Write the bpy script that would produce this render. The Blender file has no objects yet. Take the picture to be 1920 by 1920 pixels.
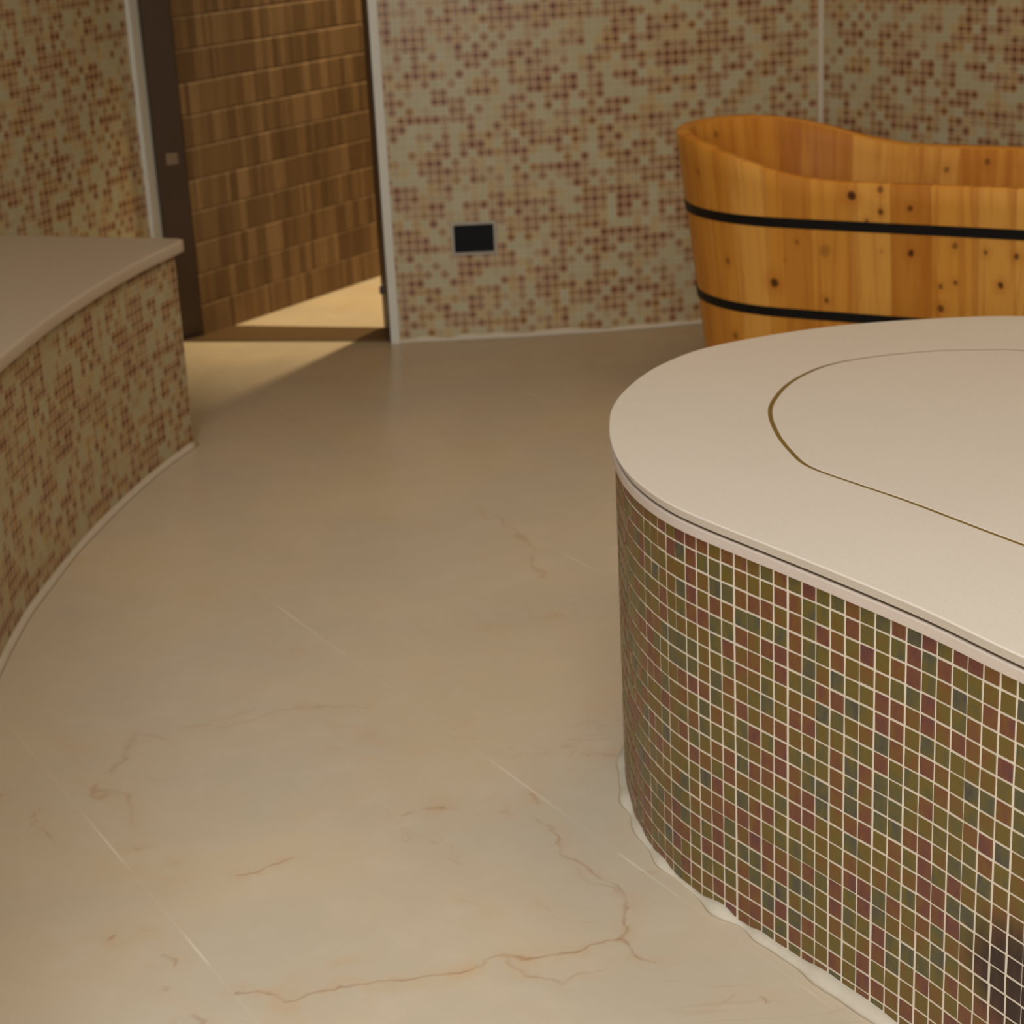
import bpy, bmesh, math, random
from mathutils import Vector, Matrix
import numpy as np

C = bpy.context.scene.collection
SC = bpy.context.scene
rnd = random.Random(7)

# ------------------------------------------------------------------ helpers
def new_obj(name, verts, faces, mat=None, parent=None, uvs=None, smooth=False, mats=None, midx=None):
    me = bpy.data.meshes.new(name)
    me.from_pydata([tuple(v) for v in verts], [], faces)
    if uvs is not None:                      # uv per vertex or per loop
        uv = me.uv_layers.new(name='UVMap')
        if len(uvs) == len(verts):
            for l in me.loops:
                uv.data[l.index].uv = uvs[l.vertex_index]
        else:
            for l in me.loops:
                uv.data[l.index].uv = uvs[l.index]
    for m in (mats or [mat]):
        if m: me.materials.append(m)
    if midx:
        for p, i in zip(me.polygons, midx): p.material_index = i
    if smooth:
        for p in me.polygons: p.use_smooth = True
    me.update()
    o = bpy.data.objects.new(name, me)
    C.objects.link(o)
    if parent: o.parent = parent
    return o

def thing(name, label, cat, loc=(0, 0, 0)):
    o = bpy.data.objects.new(name, None); C.objects.link(o)
    o.location = loc; o['label'] = label; o['category'] = cat
    o.empty_display_size = .1
    return o

def struct(o):
    o['kind'] = 'structure'; return o

def at(o, loc):
    """give a child mesh built in world space coordinates relative to its parent's base"""
    o.matrix_parent_inverse = Matrix.Translation(-Vector(loc)); return o

def spline(pts, n, closed=False):
    P = [Vector(p) for p in pts]; N = len(P); out = []
    segs = N if closed else N-1
    for i in range(segs):
        def g(k):
            if closed: return P[k % N]
            if k < 0: return P[0]*2-P[1]
            if k >= N: return P[-1]*2-P[-2]
            return P[k]
        p0, p1, p2, p3 = g(i-1), g(i), g(i+1), g(i+2)
        for j in range(n):
            t = j/n
            out.append(.5*((2*p1)+(p2-p0)*t+(2*p0-5*p1+4*p2-p3)*t*t+(3*p1-p0-3*p2+p3)*t**3))
    if not closed: out.append(P[-1].copy())
    return out

def resample(pts, step, closed=False):
    P = list(pts)+([pts[0]] if closed else [])
    d = [0]
    for a, b in zip(P, P[1:]): d.append(d[-1]+(b-a).length)
    L = d[-1]; n = max(2, round(L/step)); out = []; j = 0
    for i in range(n if closed else n+1):
        s = L*i/n
        while j < len(d)-2 and d[j+1] < s: j += 1
        t = (s-d[j])/max(1e-9, d[j+1]-d[j])
        out.append(P[j].lerp(P[j+1], t))
    return out, L

def normals2(P, closed=False):
    out = []; n = len(P)
    for i in range(n):
        a = P[i-1] if (closed or i) else P[i]
        b = P[(i+1) % n] if (closed or i < n-1) else P[i]
        t = (b-a).normalized(); out.append(Vector((-t.y, t.x)))   # left of travel
    return out

def offset(P, d, closed=False):
    return [p+n*d for p, n in zip(P, normals2(P, closed))]

def wall(name, path, z0, z1, thick, mat, tile=.022, u0=0.0, parent=None, flip=False):
    """vertical wall along a 2-D path; the thickness goes to the left of travel"""
    P = [Vector(p) for p in path]; Q = offset(P, thick)
    d = [0]
    for a, b in zip(P, P[1:]): d.append(d[-1]+(b-a).length)
    V = []; UV = []
    for ring, in ((P,), (Q,)):
        for z in (z0, z1):
            for p, s in zip(ring, d):
                V.append((p.x, p.y, z)); UV.append((u0+s/tile, z/tile))
    n = len(P); F = []
    for i in range(n-1):
        F.append((i, i+1, n+i+1, n+i))                       # front
        F.append((2*n+i+1, 2*n+i, 3*n+i, 3*n+i+1))           # back
        F.append((n+i, n+i+1, 3*n+i+1, 3*n+i))               # top
        F.append((i+1, i, 2*n+i, 2*n+i+1))                   # bottom
    F.append((0, n, 3*n, 2*n)); F.append((n-1, 3*n-1, 4*n-1, 2*n-1)[:1]+(3*n-1, 4*n-1, 2*n-1))
    return new_obj(name, V, F, mat, parent, UV)

def prism(name, P, z0, z1, mat, parent=None, bevel=0.0, seg=3, smooth=True):
    """closed 2-D outline extruded, with rounded top and bottom edges"""
    bm = bmesh.new()
    lo = [bm.verts.new((p.x, p.y, z0)) for p in P]; hi = [bm.verts.new((p.x, p.y, z1)) for p in P]
    n = len(P)
    bm.faces.new(hi); bm.faces.new(lo[::-1])
    for i in range(n): bm.faces.new((lo[i], lo[(i+1) % n], hi[(i+1) % n], hi[i]))
    bmesh.ops.recalc_face_normals(bm, faces=bm.faces)
    if bevel:
        E = [e for e in bm.edges if abs(e.verts[0].co.z-e.verts[1].co.z) < 1e-6 and any(len(f.verts) > 4 for f in e.link_faces)]
        bmesh.ops.bevel(bm, geom=E, offset=bevel, segments=seg, affect='EDGES', profile=.5)
    me = bpy.data.meshes.new(name); bm.to_mesh(me); bm.free()
    me.materials.append(mat)
    if smooth:
        for p in me.polygons: p.use_smooth = len(p.vertices) <= 4
    o = bpy.data.objects.new(name, me); C.objects.link(o)
    if parent: o.parent = parent
    return o

def box(name, c, sx, sy, sz, ang, mat, parent=None, bevel=0.0, tilt=None):
    bm = bmesh.new(); bmesh.ops.create_cube(bm, size=1)
    for v in bm.verts: v.co = Vector((v.co.x*sx, v.co.y*sy, v.co.z*sz))
    if bevel: bmesh.ops.bevel(bm, geom=bm.edges[:], offset=bevel, segments=2, affect='EDGES', profile=.5)
    M = Matrix.Translation(c) @ Matrix.Rotation(ang, 4, 'Z')
    bmesh.ops.transform(bm, matrix=M, verts=bm.verts)
    me = bpy.data.meshes.new(name); bm.to_mesh(me); bm.free(); me.materials.append(mat)
    o = bpy.data.objects.new(name, me); C.objects.link(o)
    if parent: o.parent = parent
    return o

def bead(name, P, w, h, mat, parent=None, jit=.3, seed=1, closed=False, zoff=0.0):
    """irregular half-round sealant bead lying on the floor along a path (grows to the right of travel)"""
    r = random.Random(seed); N = normals2(P, closed); V = []; F = []; K = 5
    a = [r.random() for _ in P]
    for _ in range(6): a = [(a[i-1]+a[i]*2+a[(i+1) % len(a)])/4 for i in range(len(a))]
    for i, (p, nn) in enumerate(zip(P, N)):
        s = max(.35, 1+jit*(a[i]-.5)*4)
        for k in range(K):
            t = k/(K-1)*math.pi/2
            q = p-nn*(w*s*math.cos(t))
            V.append((q.x, q.y, zoff+h*s*math.sin(t)))
        q = p+nn*.004; V.append((q.x, q.y, zoff+h*s)); V.append((q.x, q.y, zoff))
    m = K+2; n = len(P)
    for i in range(n if closed else n-1):
        j = (i+1) % n
        for k in range(m): F.append((i*m+k, i*m+(k+1) % m, j*m+(k+1) % m, j*m+k))
    if not closed:
        F.append(tuple(range(m))[::-1]); F.append(tuple((n-1)*m+k for k in range(m)))
    return new_obj(name, V, F, mat, parent, smooth=True)

# ---------------------------------------------------------- node expressions
def lin(c):
    return tuple(((x/255)/12.92 if x/255 <= .04045 else ((x/255+.055)/1.055)**2.4) for x in c)

class G:
    def __init__(s, name, rough=.5, spec=.5):
        s.m = bpy.data.materials.new(name); s.m.use_nodes = True
        s.t = s.m.node_tree; s.n = s.t.nodes
        s.b = s.n['Principled BSDF']; s.b.inputs['Roughness'].default_value = rough
        s.b.inputs['Specular IOR Level'].default_value = spec
    def link(s, a, b): s.t.links.new(a, b)
    def put(s, sock, v):
        if isinstance(v, bpy.types.NodeSocket): s.link(v, sock)
        else:
            try: sock.default_value = v
            except Exception: sock.default_value = (v,)*3
    def math(s, op, a, b=None, c=None, clamp=False):
        n = s.n.new('ShaderNodeMath'); n.operation = op; n.use_clamp = clamp
        for i, v in enumerate((a, b, c)):
            if v is not None: s.put(n.inputs[i], v)
        return n.outputs[0]
    def vec(s, op, a, b=None, scale=None):
        n = s.n.new('ShaderNodeVectorMath'); n.operation = op
        s.put(n.inputs[0], a)
        if b is not None: s.put(n.inputs[1], b)
        if scale is not None: s.put(n.inputs['Scale'], scale)
        return n.outputs['Value'] if op in ('DOT_PRODUCT', 'DISTANCE', 'LENGTH') else n.outputs[0]
    def xyz(s, v):
        n = s.n.new('ShaderNodeSeparateXYZ'); s.link(v, n.inputs[0]); return n.outputs
    def comb(s, x=0., y=0., z=0.):
        n = s.n.new('ShaderNodeCombineXYZ')
        for i, v in enumerate((x, y, z)): s.put(n.inputs[i], v)
        return n.outputs[0]
    def noise(s, v, scale=5., detail=2., rough=.5, dist=0., col=False):
        n = s.n.new('ShaderNodeTexNoise'); s.link(v, n.inputs['Vector'])
        n.inputs['Scale'].default_value = scale; n.inputs['Detail'].default_value = detail
        n.inputs['Roughness'].default_value = rough; n.inputs['Distortion'].default_value = dist
        return n.outputs['Color' if col else 'Fac']
    def white(s, v, col=False):
        n = s.n.new('ShaderNodeTexWhiteNoise'); n.noise_dimensions = '3D'; s.link(v, n.inputs['Vector'])
        return n.outputs['Color' if col else 'Value']
    def ramp(s, f, stops, const=False):
        n = s.n.new('ShaderNodeValToRGB'); s.link(f, n.inputs[0]); r = n.color_ramp
        r.interpolation = 'CONSTANT' if const else 'LINEAR'
        while len(r.elements) < len(stops): r.elements.new(.5)
        for e, (p, c) in zip(r.elements, stops): e.position = p; e.color = (*c, 1)
        return n.outputs[0]
    def mix(s, f, a, b, mode='MIX'):
        n = s.n.new('ShaderNodeMix'); n.data_type = 'RGBA'; n.blend_type = mode
        s.put(n.inputs[0], f)
        for i, v in ((6, a), (7, b)):
            if isinstance(v, bpy.types.NodeSocket): s.link(v, n.inputs[i])
            else: n.inputs[i].default_value = (*v, 1)
        return n.outputs[2]
    def step(s, v, lo, hi):          # smoothstep lo->0, hi->1 (lo may exceed hi)
        n = s.n.new('ShaderNodeMapRange'); n.interpolation_type = 'SMOOTHSTEP'
        s.put(n.inputs['Value'], v)
        if lo <= hi:
            n.inputs['From Min'].default_value = lo; n.inputs['From Max'].default_value = hi
        else:
            n.inputs['From Min'].default_value = hi; n.inputs['From Max'].default_value = lo
            n.inputs['To Min'].default_value = 1; n.inputs['To Max'].default_value = 0
        return n.outputs[0]
    def uv(s):
        n = s.n.new('ShaderNodeUVMap'); n.uv_map = 'UVMap'; return n.outputs[0]
    def pos(s): return s.n.new('ShaderNodeNewGeometry').outputs['Position']
    def attr(s, name):
        n = s.n.new('ShaderNodeAttribute'); n.attribute_name = name; return n.outputs['Color']
    def color(s, c): s.put(s.b.inputs['Base Color'], c if isinstance(c, bpy.types.NodeSocket) else (*c, 1)); return s
    def bump(s, h, strength=.2, dist=.01):
        n = s.n.new('ShaderNodeBump'); s.link(h, n.inputs['Height'])
        n.inputs['Strength'].default_value = strength; n.inputs['Distance'].default_value = dist
        s.link(n.outputs[0], s.b.inputs['Normal'])

def plain(name, c, rough=.5, metal=0., spec=.5, var=.0, scale=30):
    g = G(name, rough, spec); g.b.inputs['Metallic'].default_value = metal
    if var:
        f = g.noise(g.pos(), scale, 3)
        g.color(g.mix(f, tuple(x*(1-var) for x in c), tuple(min(1, x*(1+var)) for x in c)))
    else: g.color(c)
    return g.m

# ---------------------------------------------------------------- materials
def mat_mosaic():
    g = G('warm printed mosaic tiles', .38, .35)
    uv = g.uv()
    cell = g.vec('FLOOR', g.vec('ADD', uv, (.5, .5, 0)))
    loc = g.vec('ABSOLUTE', g.vec('SUBTRACT', uv, cell))
    lx, ly, _ = g.xyz(loc)
    w = g.white(cell); w2 = g.white(g.vec('ADD', cell, (31.7, 11.3, 4.)))
    cl = g.noise(cell, .33, 2.)
    V = g.math('ADD', g.math('MULTIPLY', w, .62), g.math('MULTIPLY', g.math('SUBTRACT', cl, .32), 1.0), clamp=True)
    tile = g.ramp(V, [(.0, MOS[0]), (.36, MOS[1]), (.44, MOS[2]), (.66, MOS[3]), (.95, MOS[4])])
    tile = g.mix(g.math('MULTIPLY', g.step(w2, .62, 1.0), .5), tile, MOS[5])
    mn = g.math('MINIMUM', lx, ly); mx = g.math('MAXIMUM', lx, ly)
    line = g.step(mn, .12, .05)
    core = g.step(mx, .25, .05)
    st = g.step(V, .36, .58); st2 = g.step(V, .58, .88)
    amt = g.math('ADD', g.math('MULTIPLY', line, g.math('ADD', .09, g.math('MULTIPLY', st, .56))), g.math('MULTIPLY', core, g.math('MULTIPLY', st2, .95)), clamp=True)
    g.color(g.mix(amt, tile, MOS[6]))
    return g.m

K = .72
def alb(c, ref=(206, 190, 164), k=K):
    """albedo of a colour read beside a pale grout of known paleness"""
    a, b = lin(c), lin(ref); w = (.80, .765, .70)
    return tuple(min(.9, x/y*k*ww) for x, y, ww in zip(a, b, w))
MR = (160, 146, 122)
MOS = [alb((147, 131, 92), MR), alb((143, 125, 84), MR), alb((143, 115, 74), MR), alb((138, 104, 66), MR), alb((130, 92, 58), MR),
       alb((150, 114, 58), MR), alb((70, 32, 8), MR)]

def mat_floor():
    g = G('polished beige marble floor', .3, .45)
    p = g.pos()
    base = g.noise(p, 2.2, 4., .55, .4)
    fine = g.noise(p, 14., 4., .6)
    col = g.mix(g.step(base, .32, .68), lin((209, 190, 158)), lin((200, 186, 160)))
    col = g.mix(g.math('MULTIPLY', g.step(fine, .45, .8), .35), col, lin((216, 202, 178)))
    # rusty clouds
    cl = g.noise(p, 5.5, 5., .62, .6)
    col = g.mix(g.math('MULTIPLY', g.step(cl, .56, .80), .42), col, lin((205, 163, 112)))
    # hair veins from a contour of a warped noise
    nv = g.noise(p, 1.5, 5., .60, 1.2)
    brk = g.noise(p, 3.3, 2.)
    vein = g.math('MULTIPLY', g.step(g.math('ABSOLUTE', g.math('SUBTRACT', nv, .5)), .007, .0), g.step(brk, .52, .66))
    col = g.mix(g.math('MULTIPLY', vein, .16), col, lin((176, 124, 74)))
    # the individual veins that can be picked out in the foreground (stored on the floor's fine grid)
    tot, halo, _z = g.xyz(g.attr('vein'))
    col = g.mix(g.math('MULTIPLY', g.math('MULTIPLY', halo, g.step(g.noise(p, 30., 3.), .35, .7)), .40), col, lin((204, 160, 110)))
    col = g.mix(g.math('MULTIPLY', tot, .62), col, lin((158, 104, 58)))
    # pale filled joints between the slabs
    n = Vector((.868, .497, 0)); tdir = Vector((.497, -.868, 0))
    u = g.vec('DOT_PRODUCT', p, tuple(n)); v = g.vec('DOT_PRODUCT', p, tuple(tdir))
    def near(val, off, per):
        f = g.math('FRACT', g.math('ADD', g.math('DIVIDE', g.math('SUBTRACT', val, off), per), .5))
        return g.math('MULTIPLY', g.math('ABSOLUTE', g.math('SUBTRACT', f, .5)), per)
    ju = g.step(near(u, 1.121, .519), .0026, .0006)
    band = g.math('MULTIPLY', ju, g.math('ADD', .14, g.math('MULTIPLY', g.step(g.noise(p, 4.1, 2.), .50, .64), .76)))
    col = g.mix(band, col, lin((226, 212, 186)))
    g.color(col)
    g.put(g.b.inputs['Roughness'], g.math('ADD', .24, g.math('MULTIPLY', g.noise(p, 9., 3.), .16)))
    return g.m

def mat_quartz(name, c, k=1.):
    g = G(name, .34, .42)
    p = g.pos()
    sp = g.noise(p, 420., 2., .6); sp2 = g.noise(p, 190., 3., .6); big = g.noise(p, 9., 3.)
    a = tuple(x*.97 for x in c); b = tuple(min(1, x*1.03) for x in c)
    col = g.mix(big, a, b)
    col = g.mix(g.math('MULTIPLY', g.step(sp2, .58, .75), .35), col, tuple(min(1, x*1.10) for x in c))
    col = g.mix(g.math('MULTIPLY', g.step(sp, .60, .74), .5), col, tuple(x*.62 for x in c))
    g.color(col); return g.m

def mat_glass_tile():
    g = G('iridescent glass mosaic', .28, .34)
    at_ = g.xyz(g.attr('tile'))                   # x random, y random, z painted dark reflection
    uv = g.uv()
    nz = g.noise(uv, .85, 2., .5, .6)
    n2 = g.noise(g.vec('MULTIPLY', uv, (1.6, .45, 1)), 1.1, 3.)
    f = g.math('ADD', g.math('MULTIPLY', at_[0], .66), g.math('MULTIPLY', g.math('ADD', nz, n2), .52))
    f = g.math('SUBTRACT', f, .38, clamp=True)
    R = (208, 193, 168)
    S = [(0., (78, 72, 68)), (.12, (86, 84, 68)), (.24, (96, 90, 56)), (.36, (108, 94, 46)), (.48, (110, 88, 44)),
         (.58, (117, 83, 47)), (.68, (115, 75, 52)), (.79, (111, 69, 59)), (.90, (102, 64, 62)), (1., (86, 68, 66))]
    col = g.ramp(f, [(p_, tuple(x*y for x, y in zip(alb(c_, R, .66), (1.13, .93, .62)))) for p_, c_ in S])
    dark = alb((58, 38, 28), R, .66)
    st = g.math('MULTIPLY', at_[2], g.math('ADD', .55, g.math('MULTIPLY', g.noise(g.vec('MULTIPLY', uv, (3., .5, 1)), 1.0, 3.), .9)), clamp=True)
    col = g.mix(st, col, dark)  # dark reflection painted into the tile colour
    # fine scuffs in the glass
    sc = g.noise(g.vec('MULTIPLY', uv, (9., .7, 1)), 1.3, 2., .5)
    gate = g.step(g.noise(uv, .9, 1.), .60, .70)
    col = g.mix(g.math('MULTIPLY', g.math('MULTIPLY', g.step(sc, .70, .76), gate), .45), col, alb((170, 156, 140), R))
    g.color(col)
    g.put(g.b.inputs['Roughness'], g.math('ADD', .20, g.math('MULTIPLY', at_[1], .15)))
    return g.m

def mat_grout(name, c, v=.06):
    g = G(name, .8, .2)
    n = g.noise(g.pos(), 90., 3.)
    g.color(g.mix(n, tuple(x*(1-v) for x in c), tuple(min(1, x*(1+v)) for x in c)))
    g.bump(n, .3, .002); return g.m

def mat_stone():
    g = G('split brown stone cladding', .7, .25)
    uv = g.uv(); u, v, _ = g.xyz(uv)
    row = g.math('FLOOR', g.math('DIVIDE', v, .084))
    fv = g.math('FRACT', g.math('DIVIDE', v, .084))
    sh = g.white(g.comb(row, 3.3, 0.))
    x = g.math('ADD', g.math('MULTIPLY', u, 38.), g.math('MULTIPLY', sh, 57.))
    n = g.n.new('ShaderNodeTexVoronoi'); n.voronoi_dimensions = '2D'; n.feature = 'F1'
    g.link(g.comb(x, g.math('MULTIPLY', row, 40.)), n.inputs['Vector']); n.inputs['Scale'].default_value = 1.
    n.inputs['Randomness'].default_value = .9
    cid = g.xyz(n.outputs['Color'])
    col = g.ramp(cid[0], [(0., STN[0]), (.35, STN[1]), (.7, STN[2]), (1., STN[3])])
    grain = g.noise(g.vec('MULTIPLY', uv, (260., 16., 1.)), 1., 3.)
    col = g.mix(g.math('MULTIPLY', grain, .18), col, STN[0])
    edge = g.step(g.math('ABSOLUTE', g.math('SUBTRACT', fv, .5)), .44, .5)
    col = g.mix(g.math('MULTIPLY', edge, .2), col, STN[0])
    g.color(col)
    h = g.math('SUBTRACT', g.math('ADD', cid[1], g.math('MULTIPLY', grain, .4)), g.math('MULTIPLY', edge, .8))
    g.bump(h, .5, .012); return g.m
STN = [lin((96, 70, 40)), lin((112, 84, 50)), lin((126, 97, 60)), lin((142, 111, 73))]

def mat_wood():
    g = G('varnished cedar staves', .5, .16)
    uv = g.uv(); u, v, _ = g.xyz(uv)
    uw = g.math('ADD', u, .02)
    st = g.math('FLOOR', g.math('DIVIDE', uw, .083)); fu = g.math('FRACT', g.math('DIVIDE', uw, .083))
    r1 = g.white(g.comb(st, 7.7, 1.)); r2 = g.white(g.comb(st, 2.1, 9.))
    gr = g.noise(g.comb(g.math('MULTIPLY', u, 26.), g.math('MULTIPLY', v, 1.6), g.math('MULTIPLY', st, 3.1)), 1., 4., .55, 1.6)
    gr2 = g.noise(g.comb(g.math('MULTIPLY', u, 190.), g.math('MULTIPLY', v, 5.), 0.), 1., 3.)
    col = g.ramp(r1, [(0., WD[0]), (.3, WD[1]), (.65, WD[2]), (1., WD[3])])
    col = g.mix(g.math('MULTIPLY', g.step(gr, .42, .72), .55), col, WD[4])
    col = g.mix(g.math('MULTIPLY', g.step(gr, .55, .30), g.math('MULTIPLY', r2, .6)), col, WD[5])
    col = g.mix(g.math('MULTIPLY', gr2, .16), col, WD[4])
    seam = g.step(g.math('ABSOLUTE', g.math('SUBTRACT', fu, .5)), .485, .5)
    col = g.mix(g.math('MULTIPLY', seam, .22), col, WD[6])
    wob = g.vec('SCALE', g.vec('SUBTRACT', g.noise(uv, 60., 2., .5, 0., True), (.5, .5, .5)), scale=.006)
    q = g.vec('ADD', uv, wob); tot = None; halo = None
    for (ku, kv, rad, s) in KNOTS:
        d = g.vec('LENGTH', g.vec('MULTIPLY', g.vec('SUBTRACT', q, (ku, kv, 0)), (1., .85, 0)))
        a = g.math('MULTIPLY', g.step(d, rad, rad*.45), s); b = g.math('MULTIPLY', g.step(d, rad*3.2, rad*.4), s)
        tot = a if tot is None else g.math('MAXIMUM', tot, a); halo = b if halo is None else g.math('MAXIMUM', halo, b)
    col = g.mix(g.math('MULTIPLY', halo, .45), col, WD[4])
    col = g.mix(tot, col, WD[6])
    g.color(col); return g.m
def wd(c): return tuple(min(.9, x*y) for x, y in zip(alb(c, (196, 168, 120), .9), (1.58, 1.42, .95)))
WD = [wd((128, 72, 18)), wd((146, 88, 24)), wd((154, 98, 32)), wd((160, 106, 40)), wd((120, 58, 8)), wd((152, 94, 28)), wd((52, 24, 4))]

#@@DATA
BED = [(0.7903, 2.7778), (0.6551, 2.7919), (0.4865, 2.7721), (0.313, 2.6933), (0.2246, 2.5999), (0.1699, 2.4911), (0.1391, 2.3867), (0.1282, 2.2856), (0.1273, 2.2107), (0.1326, 2.137), (0.1456, 2.0683), (0.169, 1.996), (0.199, 1.9359), (0.2475, 1.8572), (0.3098, 1.7569), (0.3807, 1.6362), (0.4428, 1.5128), (0.6, 1.215), (0.8, 0.84), (0.95, 0.6), (1.17, 0.46), (1.45, 0.5), (1.68, 0.7), (1.76, 1.0), (1.7, 1.3), (1.45, 1.8), (1.25, 2.22), (1.1, 2.52), (0.95, 2.7)]
GROOVE = [(0.7342, 2.5735), (0.6889, 2.5881), (0.6107, 2.5968), (0.5144, 2.5786), (0.4468, 2.5429), (0.39, 2.4711), (0.3541, 2.3887), (0.3374, 2.3182), (0.3332, 2.2302), (0.3376, 2.1555), (0.3499, 2.0881), (0.3937, 2.0127), (0.4373, 1.9424), (0.5195, 1.7921), (0.72, 1.44), (0.92, 1.06), (1.06, 0.8), (1.22, 0.7), (1.4, 0.74), (1.52, 0.9), (1.52, 1.12), (1.3, 1.56), (1.08, 2.02), (0.95, 2.36), (0.86, 2.49)]
VEINS = [(-0.3253, 1.786, -0.2606, 1.7844, 0.0022, 1.0), (-0.2606, 1.7844, -0.1909, 1.7949, 0.0022, 1.0), (-0.1909, 1.7949, -0.1203, 1.8012, 0.0022, 1.0), (-0.1203, 1.8012, -0.0731, 1.814, 0.0022, 1.0), (-0.0731, 1.814, -0.0432, 1.8372, 0.0022, 1.0), (-0.0432, 1.8372, 0.0049, 1.8394, 0.0022, 1.0), (0.0049, 1.8394, 0.0593, 1.8454, 0.0022, 1.0), (0.0593, 1.8454, 0.1, 1.8663, 0.0022, 1.0), (0.1, 1.8663, 0.1093, 1.9354, 0.0022, 0.8), (0.1093, 1.9354, 0.0993, 1.9918, 0.0022, 0.8), (0.0993, 1.9918, 0.082, 2.0254, 0.0022, 0.8), (0.082, 2.0254, 0.0454, 2.0821, 0.0022, 0.8), (0.0454, 2.0821, 0.0307, 2.1362, 0.0022, 0.8), (0.1, 1.8663, 0.1125, 1.8317, 0.002, 0.8), (0.1125, 1.8317, 0.1323, 1.8189, 0.002, 0.8), (-0.0432, 1.8372, -0.014, 1.8001, 0.0014, 0.6), (-0.014, 1.8001, 0.0327, 1.7874, 0.0014, 0.6), (0.0327, 1.7874, 0.0692, 1.8085, 0.0014, 0.6), (-0.3617, 2.0593, -0.3261, 2.0663, 0.0016, 0.85), (-0.3261, 2.0663, -0.2963, 2.0872, 0.0016, 0.85), (-0.1654, 2.1856, -0.138, 2.2003, 0.0016, 0.85), (-0.138, 2.2003, -0.1089, 2.209, 0.0016, 0.85), (0.0892, 2.3312, 0.1226, 2.3373, 0.0018, 0.8), (0.1226, 2.3373, 0.1419, 2.3401, 0.0018, 0.8), (-0.5048, 2.1412, -0.4973, 2.1293, 0.0025, 0.9), (-0.4973, 2.1293, -0.4922, 2.1316, 0.0025, 0.9), (-0.4408, 2.0884, -0.4366, 2.096, 0.003, 0.9), (-0.4896, 1.9191, -0.4848, 1.9268, 0.003, 0.9), (-0.4319, 1.8819, -0.4195, 1.8696, 0.003, 0.9), (-0.4195, 1.8696, -0.4156, 1.8604, 0.003, 0.9), (-0.411, 1.8083, -0.401, 1.8011, 0.003, 0.7), (-0.3853, 1.7556, -0.3677, 1.7343, 0.0028, 0.9), (-0.3304, 2.5471, -0.4326, 2.4802, 0.0014, 0.45), (-0.4326, 2.4802, -0.4661, 2.4985, 0.0014, 0.45), (-0.2267, 2.5328, -0.3302, 2.5452, 0.0014, 0.5), (-0.5144, 2.4595, -0.5725, 2.4839, 0.003, 0.4), (-0.5725, 2.4839, -0.5653, 2.422, 0.003, 0.4), (-0.5653, 2.422, -0.5796, 2.3568, 0.003, 0.4), (-0.5883, 2.3255, -0.5395, 2.258, 0.004, 0.45), (-0.5395, 2.258, -0.5109, 2.1957, 0.004, 0.45), (-0.0012, 2.2305, 0.0158, 2.2061, 0.003, 0.7), (-0.0313, 2.1919, -0.0252, 2.1824, 0.0035, 0.95), (0.0145, 2.1622, 0.0342, 2.1387, 0.003, 0.7), (-0.0839, 2.4151, -0.0703, 2.4101, 0.002, 0.7), (-0.0612, 3.4017, -0.0257, 3.3711, 0.003, 0.5), (-0.0257, 3.3711, 0.0084, 3.2984, 0.003, 0.5), (0.0084, 3.2984, 0.035, 3.1779, 0.003, 0.5), (0.035, 3.1779, 0.0277, 3.0829, 0.003, 0.5), (0.0277, 3.0829, 0.0406, 3.0415, 0.003, 0.5), (-0.1742, 3.8053, -0.1387, 3.7234, 0.004, 0.4), (-0.1387, 3.7234, -0.1103, 3.6636, 0.004, 0.4), (0.0626, 2.0274, 0.0741, 2.0006, 0.0018, 0.5), (0.0741, 2.0006, 0.1046, 1.975, 0.0018, 0.5), (0.0082, 1.9512, 0.0204, 1.9379, 0.002, 0.6), (0.1273, 2.0209, 0.1721, 2.0138, 0.0012, 0.35), (0.1721, 2.0138, 0.2184, 2.0221, 0.0012, 0.35), (-0.6494, 2.2546, -0.6518, 2.2177, 0.003, 0.45), (-0.6518, 2.2177, -0.6119, 2.1633, 0.003, 0.45), (0.2016, 1.7292, 0.2155, 1.7482, 0.002, 0.6), (0.2482, 1.7352, 0.2517, 1.7198, 0.0025, 0.8), (-0.7158, 2.3078, -0.7129, 2.3201, 0.0025, 0.6), (-0.0739, 1.9652, -0.0612, 1.9518, 0.0018, 0.5), (-0.4659, 1.9367, -0.46, 1.928, 0.002, 0.5)]
DARK_REFL_C = (0.4351, 1.4988, 0.1473)  # centre of the dark reflection painted on the bed tiles
SOCK = (-0.0623, 0.2673, 0.1026, 0.0705)
TUB = (0.7152, 4.0269, -0.542, 0.2799, 0.2168, 0.5412, 0.6147, 0.4724, 0.4528, 0.2613, 1.201)
KNOTS = [(0.15, 0.515, 0.011, 1.0), (0.21, 0.53, 0.008, 0.7), (0.21, 0.485, 0.007, 0.8), (0.27, 0.495, 0.0065, 0.8), (0.18, 0.465, 0.006, 0.7), (0.27, 0.405, 0.0085, 0.95), (2.8918, 0.325, 0.012, 0.95), (0.09, 0.295, 0.007, 0.7), (0.09, 0.4, 0.015, 0.35), (2.7765, 0.36, 0.008, 0.6), (0.33, 0.34, 0.006, 0.7), (0.33, 0.295, 0.008, 0.8), (0.45, 0.35, 0.008, 0.9), (0.42, 0.415, 0.006, 0.7), (0.36, 0.425, 0.008, 0.6), (0.36, 0.35, 0.006, 0.7), (0.03, 0.415, 0.006, 0.5), (2.7765, 0.195, 0.009, 0.6), (2.7099, 0.54, 0.008, 0.4), (0.0, 0.375, 0.005, 0.4), (0.21, 0.405, 0.005, 0.3), (0.48, 0.41, 0.007, 0.8), (6.8976, 0.49, 0.008, 0.6), (6.8076, 0.51, 0.008, 0.6), (7.4478, 0.58, 0.01, 0.5), (7.6046, 0.615, 0.008, 0.5)]

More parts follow.
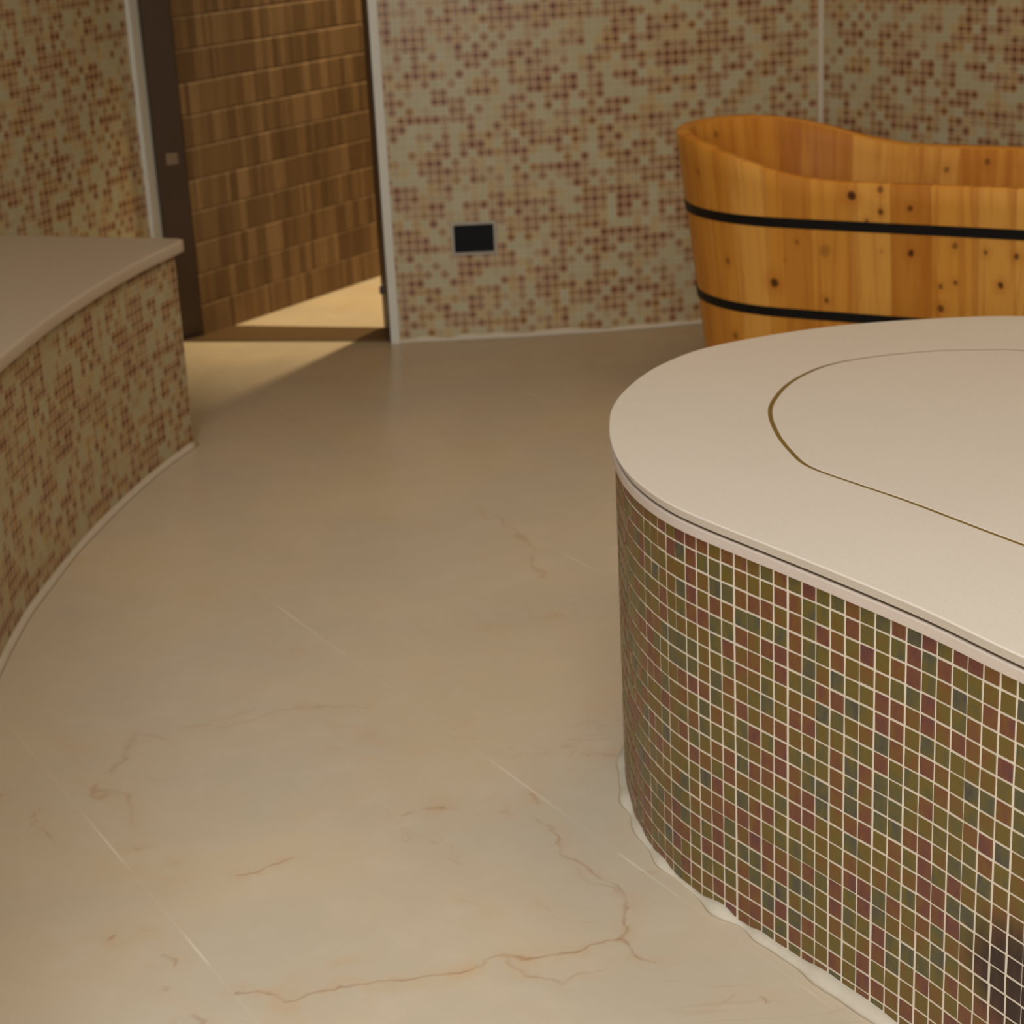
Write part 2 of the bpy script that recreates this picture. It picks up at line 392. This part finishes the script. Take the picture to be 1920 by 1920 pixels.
# ------------------------------------------------------------------- camera
H = 1.1548; PITCH = math.radians(18.8); ROLL = math.radians(2.88)
Fv = Vector((0, math.cos(PITCH), -math.sin(PITCH))); R0 = Vector((1, 0, 0)); U0 = Vector((0, math.sin(PITCH), math.cos(PITCH)))
Rv = R0*math.cos(ROLL)-U0*math.sin(ROLL); Uv = R0*math.sin(ROLL)+U0*math.cos(ROLL)
cam = bpy.data.cameras.new('camera'); co = bpy.data.objects.new('camera', cam); C.objects.link(co)
co.matrix_world = Matrix(((Rv.x, Uv.x, -Fv.x, 0), (Rv.y, Uv.y, -Fv.y, 0), (Rv.z, Uv.z, -Fv.z, H), (0, 0, 0, 1)))
cam.sensor_fit = 'HORIZONTAL'; cam.sensor_width = 24.; cam.lens = 44.; cam.clip_start = .02
cam.dof.use_dof = True; cam.dof.focus_distance = 1.80; cam.dof.aperture_fstop = 7.2
SC.camera = co
SC.view_settings.view_transform = 'Standard'; SC.view_settings.look = 'None'
SC.view_settings.gamma = 1; SC.view_settings.use_curve_mapping = False; SC.view_settings.exposure = -.44

# ------------------------------------------------------------------ setting
M_mos = mat_mosaic(); M_floor = mat_floor()
M_white = mat_grout('white grout and sealant', lin((200, 188, 164)), .05)
M_trim = plain('pale painted trim', lin((206, 202, 184)), .5, var=.03, scale=20)
M_ceil = plain('matt ceiling paint', (.72, .70, .64), .9, var=.02)
M_plain = plain('plain warm wall paint', (.50, .43, .33), .8, var=.03)
M_dark = plain('dark bronze door frame', lin((72, 54, 36)), .42, spec=.4, var=.08, scale=8)
M_thr = plain('dark brown threshold stone', lin((92, 70, 42)), .35, var=.1, scale=30)
M_stone = mat_stone()

def build_floor():
    x0, x1, y0, y1, stp = -.92, .30, 1.62, 3.55, .0024
    nx, ny = int((x1-x0)/stp)+1, int((y1-y0)/stp)+1
    X, Y = np.meshgrid(np.linspace(x0, x1, nx), np.linspace(y0, y1, ny)); X = X.ravel(); Y = Y.ravel()
    rg = np.random.default_rng(3)
    def vnoise(cell):
        gx, gy = X/cell+100, Y/cell+100; ix, iy = gx.astype(int), gy.astype(int); fx, fy = gx-ix, gy-iy
        t = rg.random((int(gx.max())+3, int(gy.max())+3))-.5
        fx = fx*fx*(3-2*fx); fy = fy*fy*(3-2*fy)
        return (t[ix, iy]*(1-fx)+t[ix+1, iy]*fx)*(1-fy)+(t[ix, iy+1]*(1-fx)+t[ix+1, iy+1]*fx)*fy
    wx = vnoise(.045)*.026+vnoise(.016)*.010+vnoise(.006)*.004; wy = vnoise(.045)*.026+vnoise(.016)*.010+vnoise(.006)*.004
    qx, qy = X+wx, Y+wy
    core = np.zeros_like(X); halo = np.zeros_like(X); br = .75+.9*vnoise(.02)
    for (ax, ay, bx, by, wd, s) in VEINS:
        dx, dy = bx-ax, by-ay
        t = np.clip(((qx-ax)*dx+(qy-ay)*dy)/(dx*dx+dy*dy), 0, 1)
        d = np.hypot(qx-ax-dx*t, qy-ay-dy*t)
        w_ = max(wd*1.25, .0026)
        core = np.maximum(core, s*np.clip(1.15-d/w_, 0, 1)*br); halo = np.maximum(halo, s*np.clip(1-d/.03, 0, 1))
    n = nx*ny
    co_ = np.zeros((n+8, 3), np.float32); co_[:n, 0] = X; co_[:n, 1] = Y
    B = [(-3.5, -3), (4.8, -3), (4.8, 8.2), (-3.5, 8.2)]
    for i, p in enumerate(B): co_[n+i, :2] = p; co_[n+4+i] = (*p, -.1)
    idx = np.arange(n).reshape(ny, nx)
    q = np.stack([idx[:-1, :-1], idx[:-1, 1:], idx[1:, 1:], idx[1:, :-1]], -1).reshape(-1, 4)
    c00, c10, c11, c01 = idx[0, 0], idx[0, -1], idx[-1, -1], idx[-1, 0]
    ex = [(n, n+1, c10, c00), (n+1, n+2, c11, c10), (n+2, n+3, c01, c11), (n+3, n, c00, c01), (n+7, n+6, n+5, n+4)]
    ex += [(n+i, n+4+i, n+4+(i+1) % 4, n+(i+1) % 4) for i in range(4)]
    Fa = np.vstack([q, np.array(ex)]).astype(np.int32)
    me = bpy.data.meshes.new('floor'); me.vertices.add(len(co_)); me.vertices.foreach_set('co', co_.ravel())
    me.loops.add(Fa.size); me.loops.foreach_set('vertex_index', Fa.ravel())
    me.polygons.add(len(Fa)); me.polygons.foreach_set('loop_start', np.arange(0, Fa.size, 4, dtype=np.int32))
    me.update(calc_edges=True)
    at_ = me.color_attributes.new('vein', 'FLOAT_COLOR', 'POINT')
    A = np.zeros((len(co_), 4), np.float32); A[:n, 0] = np.clip(core, 0, 1); A[:n, 1] = halo; A[:, 3] = 1
    at_.data.foreach_set('color', A.ravel())
    me.materials.append(M_floor); o = bpy.data.objects.new('floor', me); C.objects.link(o); struct(o)
build_floor()
ZC = 2.6
struct(new_obj('ceiling', [(-3.5, -3, ZC), (4.8, -3, ZC), (4.8, 8.2, ZC), (-3.5, 8.2, ZC), (-3.5, -3, ZC+.1), (4.8, -3, ZC+.1), (4.8, 8.2, ZC+.1), (-3.5, 8.2, ZC+.1)],
               [(3, 2, 1, 0), (4, 5, 6, 7), (0, 1, 5, 4), (1, 2, 6, 5), (2, 3, 7, 6), (3, 0, 4, 7)], M_ceil))
V2 = lambda L: [Vector(p) for p in L]
JL = (-.896, 4.997); JR = (-.290, 4.817); KC = (.862, 4.955)
back = spline(V2([JR, (-.103, 4.813), (.016, 4.813), (.22, 4.822), (.404, 4.843), (.522, 4.866), (.70, 4.910), KC]), 4)
struct(wall('wall_back', back, 0, ZC, .09, M_mos, u0=.3))
RW = Vector((.637, -.771))
right = V2([KC, tuple(Vector(KC)+RW*3.0), tuple(Vector(KC)+RW*5.2)])
struct(wall('wall_right', right, 0, ZC, .09, M_mos, u0=7.45))
LD = Vector((-.335, -.942)); LC = Vector(JL)+LD*1.55
leftc = V2([tuple(LC), JL])
struct(wall('wall_left', leftc, 0, ZC, .12, M_mos, u0=3.4))
struct(wall('wall_side', V2([(-1.36, -2.6), tuple(LC)]), 0, ZC, .12, M_mos, u0=40.))
e = Vector(KC)+RW*5.2
struct(wall('wall_front', V2([tuple(e), (e.x, -2.6), (-1.36, -2.6)]), 0, ZC, .1, M_plain))

# the stone clad corridor seen through the doorway
st0 = Vector((-.813, 5.013)); sd = Vector((.541, .841))
struct(wall('wall_corridor', [st0, st0+sd*3.2], 0, ZC, .1, M_stone, tile=1.))
ce = st0+sd*3.2
struct(wall('wall_corridor_end', [ce, Vector((1.9, 6.6)), Vector((1.3, 5.06))], 0, ZC, .1, M_plain))

# white edge strips of the tiling, dark door frame, threshold
def strip(name, p, q, z0, z1, depth, mat, parent=None):
    p, q = Vector(p), Vector(q); t = (q-p).normalized(); n = Vector((t.y, -t.x))
    P = [p, q, q+n*depth, p+n*depth]
    return prism(name, P[::-1], z0, z1, mat, parent, bevel=min(.002, depth*.3), seg=2, smooth=False)
d = (Vector(JL)-leftc[-2]).normalized()
trim1 = struct(strip('trim_1', Vector(JL)-d*.062, Vector(JL)+d*.010, 0, ZC, .012, M_trim))
struct(strip('trim_2', Vector(JR)+Vector((-.004, 0)), Vector(JR)+Vector((.019, 0)), 0, ZC, .006, M_trim))
kn = (back[-1]-back[-2]).normalized()
struct(strip('trim_3', Vector(KC)-kn*.016, Vector(KC)-kn*.001, 0, ZC, .004, M_white))
thr = V2([(-.878, 4.955), (-.300, 4.836), (-.318, 4.985), (-.745, 5.105), (-.815, 4.997)])
struct(prism('trim_4', thr, 0, .004, M_thr, bevel=.001, seg=1, smooth=False))
bb = resample(back[:24], .012)[0]
struct(bead('baseboard_back', [p for p in bb], .006, .012, M_white, None, jit=.5, seed=4))

door = struct(prism('door_1', V2([(-.889, 4.972), (-.881, 4.966), (-.813, 4.998), (-.815, 5.010), (-.86, 5.03)]), .0, 2.12, M_dark, bevel=.002, seg=1, smooth=False))
pos_plate = Vector((-.845, 4.982, .485))
ang = math.atan2(.032, .071)
pl = box('strike_plate', pos_plate, .034, .006, .032, ang, plain('tarnished strike plate', lin((124, 100, 72)), .5, var=.1), door, .004)
struct(prism('door_2', V2([(-.294, 4.826), (-.287, 4.84), (-.302, 5.0), (-.322, 5.0), (-.316, 4.985), (-.302, 4.83)]), 0, 2.12, M_dark, bevel=.001, seg=1, smooth=False))
hg = box('hinge', Vector((-.3035, 4.90, .125)), .006, .035, .022, math.radians(95), M_dark, bpy.data.objects['door_2'], .003)
struct(box('wall_lintel', Vector((-.60, 4.93, (2.12+ZC)/2)), .66, .12, ZC-2.12, math.radians(-14.2), M_plain))

# socket on the back wall: black insert in a pale worn frame
def on_back(x):
    for a, b in zip(back, back[1:]):
        if a.x <= x <= b.x: return a.lerp(b, (x-a.x)/(b.x-a.x)), (b-a).normalized()
sp, stn = on_back(SOCK[0]); sa = math.atan2(stn.y, stn.x); sn = Vector((stn.y, -stn.x))
sk = thing('wall_socket', 'small rectangular black socket plate set low in the tan mosaic back wall', 'socket', (sp.x, sp.y, SOCK[1]))
def sock_part(name, w, h, d0, d1, mat, par, bev):
    c = sp+sn*((d0+d1)/2)
    o = box(name, Vector((c.x, c.y, SOCK[1])), w, d1-d0, h, sa, mat, par, bev)
    return o
W_, H_ = SOCK[2], SOCK[3]
fr = sock_part('frame', W_+.016, H_+.016, .0, .004, plain('grey socket frame', lin((168, 158, 138)), .5, var=.06), sk, .0015); fr['label'] = 'pale worn frame'
at(fr, sk.location)
ins = sock_part('insert', W_, H_, .003, .007, plain('black plastic', lin((18, 18, 19)), .6, spec=.15, var=.1), sk, .0015); ins['label'] = 'black blank insert'
at(ins, sk.location)

# -------------------------------------------------------------- stone bed
SL = V2(BED)
outer, L = resample(spline(SL, 8, True), .012, True)
# make it counter-clockwise
area = sum(a.x*b.y-b.x*a.y for a, b in zip(outer, outer[1:]+outer[:1]))
if area < 0: outer = outer[::-1]
inn = lambda d: offset(outer, d, True)     # left of ccw travel is inwards
bl = (.75, 1.6, 0)
bed = thing('heated_stone_bed', 'low rounded bed with beige stone top and iridescent glass mosaic sides', 'stone bed', bl)
M_q = mat_quartz('beige quartz slab', lin((219, 207, 189)))
M_q2 = mat_quartz('beige quartz edge band', lin((206, 190, 172)))
M_gap = plain('dark joint filler', lin((84, 68, 46)), .6, var=.15, scale=25)
M_brass = plain('aged brass inlay', lin((150, 124, 58)), .35, metal=.55, var=.12, scale=12)
ZT = .4815
grv, LG = resample(spline(V2(GROOVE), 8, True), .01, True)
ar = sum(a.x*b.y-b.x*a.y for a, b in zip(grv, grv[1:]+grv[:1]))
if ar < 0: grv = grv[::-1]
def ring_slab(name, P, Q, z0, z1, bev, mat, par):
    """slab with outline P and a hole Q; eased outer top edge"""
    n = len(P); m = len(Q)
    bm = bmesh.new()
    def add(L_, z): return [bm.verts.new((p.x, p.y, z)) for p in L_]
    rings = [add(offset(P, .0048, True), z0)]
    for k in range(4):
        t = k/3*math.pi/2
        rings.append(add(offset(P, bev*(1-math.cos(t)), True), z1-bev+bev*math.sin(t)))
    for a, b in zip(rings, rings[1:]):
        for i in range(n): bm.faces.new((a[i], a[(i+1) % n], b[(i+1) % n], b[i]))
    q1 = add(Q, z1); q0 = add(Q, z0)
    top = rings[-1]
    def bridge(A, B, flip):
        # stitch two closed rings of different counts
        na, nb = len(A), len(B)
        j0 = min(range(nb), key=lambda j: (B[j].co-A[0].co).length)
        i = j = 0
        while i < na or j < nb:
            a, b = A[i % na], B[(j0+j) % nb]
            if j >= nb or (i < na and (i+1)*nb <= (j+1)*na):
                f = (a, A[(i+1) % na], b); i += 1
            else:
                f = (a, B[(j0+j+1) % nb], b); j += 1
            bm.faces.new(f if not flip else f[::-1])
    bridge(top, q1, False)
    bridge(rings[0], q0, True)
    for i in range(m): bm.faces.new((q1[i], q1[(i+1) % m], q0[(i+1) % m], q0[i]))
    bmesh.ops.recalc_face_normals(bm, faces=bm.faces)
    me = bpy.data.meshes.new(name); bm.to_mesh(me); bm.free(); me.materials.append(mat)
    o = bpy.data.objects.new(name, me); C.objects.link(o); o.parent = par
    return o
gh = .0028
top = at(ring_slab('top_border', outer, offset(grv, -gh, True), ZT-.0125, ZT, .0016, M_q, bed), bl)
ctr = at(prism('top_panel', offset(grv, gh, True), ZT-.0125, ZT, M_q, bed, bevel=.0008, seg=1), bl)
# brass line lying in the groove
gA, gB = offset(grv, -gh, True), offset(grv, gh, True); n = len(grv)
Vv = [(p.x, p.y, ZT-.0005) for p in gA]+[(p.x, p.y, ZT-.0005) for p in gB]+[(p.x, p.y, ZT-.010) for p in gA]+[(p.x, p.y, ZT-.010) for p in gB]
Ff = []
for i in range(n):
    j = (i+1) % n
    Ff += [(i, j, n+j, n+i), (2*n+j, 2*n+i, 3*n+i, 3*n+j), (2*n+i, 2*n+j, j, i), (3*n+j, 3*n+i, n+i, n+j)]
inl = at(new_obj('inlay', Vv, Ff, M_brass, bed), bl); inl['label'] = 'thin brass line set in the stone top'
gap = at(prism('joint', inn(.0056), ZT-.0152, ZT-.0125, M_gap, bed, 0), bl); gap['label'] = 'dark joint under the top slab'
low = at(prism('edge_band', inn(.0018), ZT-.0275, ZT-.0152, M_q2, bed, bevel=.0012, seg=2, smooth=False), bl)
# mosaic cladding: grout wall plus every glass tile raised on it
face = inn(.0075); face, LF = resample(face, .011, True)
N0 = round(LF/.022)
face, LF = resample(face, LF/(N0*4), True)
fn = normals2(face, True); nf = len(face)
zt = ZT-.0275; pit = .022
ZS = [zt]                                     # row joints from the top down, uneven like the laid sheets
z = zt-.0185
while z > .004:
    ZS.append(z); z -= pit
ZS.append(-.0)
Vv = []; Ff = []; mi = []; uvl = []; cols = []
# backing grout
for p in face: Vv.append((p.x, p.y, 0)); Vv.append((p.x, p.y, zt))
for i in range(nf):
    j = (i+1) % nf; Ff.append((2*i, 2*j, 2*j+1, 2*i+1)); mi.append(0); uvl += [(0, 0)]*4; cols += [(0, 0, 0)]*4
DARK_REFL = DARK_REFL_C
sheet = {}
for c in range(N0):
    base = c*4
    cj = rnd.uniform(-.0007, .0007)
    for r in range(len(ZS)-1):
        sk_ = (c//15, r//15)
        if sk_ not in sheet: sheet[sk_] = (rnd.uniform(-.0006, .0006), rnd.uniform(-.0005, .0005))
        za, zb = ZS[r], ZS[r+1]
        if r == 0: za += .0
        g2 = .00135
        if za-zb < .006: continue
        z1 = za-(g2 if r else .0003)+sheet[sk_][1]*(r > 0); z0 = max(.0045 if r == len(ZS)-2 else 0, zb+g2+sheet[sk_][1])
        rv = rnd.random(); rv2 = rnd.random()
        j4 = [rnd.uniform(-.00035, .00035) for _ in range(4)]
        tl = [rnd.uniform(-.00022, .00022) for _ in range(4)]
        s0 = g2/ (pit/4); s1 = 4-s0
        def P_(s, z_, h):
            s += base+(cj+sheet[sk_][0])/(pit/4)
            i = int(math.floor(s)); t = s-i
            a, b = face[i % nf], face[(i+1) % nf]; nn = fn[i % nf].lerp(fn[(i+1) % nf], t)
            q = a.lerp(b, t)-nn*h
            return (q.x, q.y, z_)
        hh = .0011; e_ = .0006; se = e_/(pit/4)
        k0 = len(Vv)
        su = [s0+j4[0]/(pit/4), s1+j4[1]/(pit/4)]
        mid = 2.
        for lev, (h, ee, sse) in enumerate(((-.0005, 0, 0), (hh*.55, 0, 0), (hh, e_, se))):
            for col_i, s in enumerate((su[0]+sse, mid, su[1]-sse)):
                for zi, zz in enumerate((z0+ee+j4[2], z1-ee+(j4[3] if r else 0))):
                    tilt = 0 if lev == 0 else tl[zi]*(col_i-1)+tl[2]*(zi-.5)
                    Vv.append(P_(s, zz, h+tilt))
        # vertex order inside a level: (col0 z0,z1),(col1 z0,z1),(col2 z0,z1)
        def id_(lev, col_i, zi): return k0+lev*6+col_i*2+zi
        fs = []
        for cc in (0, 1):
            fs.append((id_(2, cc, 0), id_(2, cc+1, 0), id_(2, cc+1, 1), id_(2, cc, 1)))
        for la, lb in ((0, 1), (1, 2)):
            for cc in (0, 1):
                fs.append((id_(la, cc, 0), id_(la, cc+1, 0), id_(lb, cc+1, 0), id_(lb, cc, 0)))
                fs.append((id_(la, cc+1, 1), id_(la, cc, 1), id_(lb, cc, 1), id_(lb, cc+1, 1)))
            fs.append((id_(la, 0, 1), id_(la, 0, 0), id_(lb, 0, 0), id_(lb, 0, 1)))
            fs.append((id_(la, 2, 0), id_(la, 2, 1), id_(lb, 2, 1), id_(lb, 2, 0)))
        ctrp = P_(2., (z0+z1)/2, 0)
        for fc in fs:
            Ff.append(fc); mi.append(1)
            for vi in fc:
                v = Vv[vi]; k = vi-k0; ci = (k % 6)//2; zi = k % 2
                uvl.append((c*1.7+ci/2+rv*9, r*1.9+zi+rv2*7))
                ds = math.hypot((math.hypot(v[0]-DARK_REFL[0], v[1]-DARK_REFL[1]))/.075, (v[2]-DARK_REFL[2])/.062)
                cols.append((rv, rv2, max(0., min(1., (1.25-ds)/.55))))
M_gr = mat_grout('pale cement grout', lin((220, 205, 180)), .05)
M_gl = mat_glass_tile()
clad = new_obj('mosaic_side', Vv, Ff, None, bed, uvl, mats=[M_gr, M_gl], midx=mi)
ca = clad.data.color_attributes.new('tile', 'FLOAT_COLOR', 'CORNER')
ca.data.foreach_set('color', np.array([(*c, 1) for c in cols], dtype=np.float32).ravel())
at(clad, bl); clad['label'] = 'small square iridescent glass tiles with pale grout'
# rough grout bead on the floor around the bed
bd = resample(inn(.0072), .009, True)[0]
bead_o = at(bead('grout_bead', bd, .0095, .007, M_white, bed, jit=.75, seed=11, closed=True), bl)

# ------------------------------------------------------------------- bench
bf = spline(V2([(-.560, 1.30), (-.655, 1.60), (-.730, 1.95), (-.785, 2.32), (-.822, 2.70), (-.832, 2.95), (-.824, 3.13), (-.812, 3.294), (-.793, 3.45), (-.770, 3.60), (-.735, 3.78), (-.688, 3.957)]), 8)
bf, _ = resample(bf, .03)
bn = thing('bench', 'curved tiled bench with beige stone seat along the left wall', 'bench', (-1.0, 3.0, 0))
bloc = (-1.0, 3.0, 0)
HB = .4225; TB = .027
endback = Vector(JL)+LD*.90+Vector((.942, -.335))*.005
ws = [endback, LC+Vector((.008, -.003)), Vector((-1.385, 1.30))]
endn = (endback-bf[-1]).normalized()
front_end = bf[-1]
outl = list(bf)+[endback+LD*.03]+ws[1:]
body = at(prism('mosaic_body', outl, 0, HB, M_mos, bn, 0, smooth=False), bloc); body['label'] = 'tan printed mosaic front'
me = body.data; uv = me.uv_layers.new(name='UVMap')
dacc = {}
s = 0
prev = None
for i, p in enumerate(outl):
    if prev is not None: s += (p-prev).length
    dacc[(round(p.x, 4), round(p.y, 4))] = s; prev = p
for l in me.loops:
    v = me.vertices[l.vertex_index].co
    uv.data[l.index].uv = ((dacc[(round(v.x, 4), round(v.y, 4))])/.022, v.z/.022+.2)
# the seat slab overhangs the front and the free end
ov = offset(bf, -.014)
seat_front = ov+[ov[-1]+(ov[-1]-ov[-2]).normalized()*.04]
cpt = seat_front[-1]
seat = list(seat_front[:-1])
# rounded front corner at the free end
c0 = seat_front[-2]; e1 = endn
seat += [c0+(cpt-c0)*.55, c0+(cpt-c0)*.85+e1*.006, cpt+e1*.020]
seat += [endback-LD*.03]+ws[1:]
M_seat = mat_quartz('beige quartz seat', lin((196, 180, 156)))
so = at(prism('seat_slab', seat, HB, HB+TB, M_seat, bn, bevel=.006, seg=3), bloc)
sb = at(bead('sealant_bead', bf, .010, .010, M_white, bn, jit=.12, seed=5), bloc); sb['label'] = 'white sealant line along the floor'

# --------------------------------------------------------------------- tub
def build_tub():
    cx, cy, a, Rt, Rb, zm, ze, t0, z1, z2, k = TUB
    c = Vector((cx, cy)); ax = Vector((math.cos(a), math.sin(a))); nn = Vector((-ax.y, ax.x))
    s_end = .60; TH = .028
    n1, n2 = 20, 40
    prm = []      # (t along axis, across) unit outline, travelling: near side left->right, right end, far side, left end
    for i in range(n1): prm.append((s_end*i/n1, None, -1))
    for i in range(n2): prm.append((s_end, -math.pi/2+math.pi*i/n2, 0))
    for i in range(n1): prm.append((s_end*(1-i/n1), None, 1))
    for i in range(n2): prm.append((0, math.pi/2+math.pi*i/n2, 0))
    def Rz(z): return Rb+(Rt-Rb)*z/ze
    def pt(p, z, dr=0.):
        R = Rz(z)+dr; t, th, sgn = p
        if th is None: q = c+ax*t+nn*(R*sgn)
        else:
            kk = R+(Rt*(k-1))*(R/Rt)
            q = c+ax*(t+kk*math.cos(th))+nn*(R*math.sin(th))
        return q
    def T(p):
        t, th, sgn = p
        return t if th is None else t+Rt*k*math.cos(th)
    def rim(p):
        t = T(p); tl = t+Rt*k; tr = s_end+Rt*k-t
        u = min(1, tl/t0); v = min(1, tr/t0)
        f = .5+.5*math.cos(math.pi*u); f2 = .5+.5*math.cos(math.pi*v)
        return zm+(ze-zm)*f+(ze-zm)*.25*f2
    n = len(prm)
    tub = thing('wooden_bathtub', 'oval wooden soaking tub with two black hoops and a dipping rim', 'bathtub', (cx+ax.x*.3, cy+ax.y*.3, 0))
    loc = tub.location.copy()
    M = mat_wood()
    base = [pt(p, .3) for p in prm]; d = [0]
    for p, q in zip(base, base[1:]+base[:1]): d.append(d[-1]+(q-p).length)
    levels = 14; V = []; F = []; UV = []
    def addring(zf, dr, uoff):
        for i, p in enumerate(prm+[prm[0]]):
            z = zf(p); q = pt(p, z, dr); V.append((q.x, q.y, z)); UV.append((d[i]+uoff, z))
        return len(V)//(n+1)-1
    rings = []
    for l in range(levels+1):
        rings.append(addring(lambda p, l=l: rim(p)*l/levels if l < levels else rim(p)-.004, 0, 0))
    rings.append(addring(lambda p: rim(p), -.005, 0))
    rings.append(addring(lambda p: rim(p), -TH+.005, 0))
    for l in range(levels, 0, -1):
        rings.append(addring(lambda p, l=l: (.05+(rim(p)-.05)*l/levels) if l < levels else rim(p)-.004, -TH, 5.02))
    m = n+1
    for ra, rb in zip(rings, rings[1:]):
        for i in range(n): F.append((ra*m+i, ra*m+i+1, rb*m+i+1, rb*m+i))
    sh = new_obj('tub_shell', V, F, M, tub, UV, smooth=True); at(sh, loc)
    # inner floor and underside of the tub
    P = [pt(p, .05, -TH+.001) for p in prm]
    fl = at(prism('tub_bottom', P, .03, .055, plain('cedar bottom boards', WD[2], .4, var=.1, scale=14), tub, 0), loc)
    M_hoop = plain('black steel hoop', lin((14, 13, 12)), .5, spec=.2, var=.15, scale=40)
    for zh, wdt in ((z1, .0215), (z2, .021)):
        V = []; F = []
        for p in prm:
            for (dz, dr) in ((-wdt/2, -.001), (-wdt/2+.001, .0022), (wdt/2-.001, .0022), (wdt/2, -.001)):
                q = pt(p, zh+dz, dr); V.append((q.x, q.y, zh+dz))
        for i in range(n):
            j = (i+1) % n
            for kx in range(4): F.append((i*4+kx, j*4+kx, j*4+(kx+1) % 4, i*4+(kx+1) % 4))
        ho = new_obj('hoop', V, F, M_hoop, tub); at(ho, loc)
build_tub()

# ------------------------------------------------------------------- lights
def area(name, loc, sx, sy, power, col, target=None):
    l = bpy.data.lights.new(name, 'AREA'); l.shape = 'RECTANGLE'; l.size = sx; l.size_y = sy
    l.energy = power; l.color = col
    o = bpy.data.objects.new(name, l); C.objects.link(o); o.location = loc
    if target is not None:
        o.rotation_euler = (Vector(target)-Vector(loc)).to_track_quat('-Z', 'Y').to_euler()
    return o
LAMP = (.98, 1.02, 1.08)
area('ceiling_lamp_or_fill', (-.10, .70, 2.56), 1.1, 1.1, 37, LAMP)
area('ceiling_lamp_or_fill', (1.75, 1.5, 2.56), .8, .8, 11, (1., .93, .82))  # unseen fill added on the right to brighten the bench front
wl = area('rear_fill', (-.75, -1.4, 1.75), 1.3, 1.2, 52, (.97, 1.02, 1.12), (.0, 1.8, .1)); wl.data.spread = math.radians(125)  # soft fill added behind the camera, no window there
area('ceiling_lamp_or_fill', (.75, 3.35, 2.56), .8, .8, 11, (1., .68, .32))  # unseen warm fill, placed to light the tub and the back of the room
sp_ = bpy.data.lights.new('corridor_lamp', 'SPOT'); sp_.energy = 380; sp_.color = (1., .78, .46); sp_.spot_size = math.radians(60); sp_.spot_blend = .95; sp_.shadow_soft_size = .05
so_ = bpy.data.objects.new('corridor_lamp', sp_); C.objects.link(so_); so_.location = (.145, 5.95, 2.3); so_.rotation_euler = Vector((-.645, -.35, -2.3)).to_track_quat('-Z', 'Y').to_euler()
w = bpy.data.worlds.new('world'); SC.world = w; w.use_nodes = True
w.node_tree.nodes['Background'].inputs[0].default_value = (1, .85, .65, 1); w.node_tree.nodes['Background'].inputs[1].default_value = .02
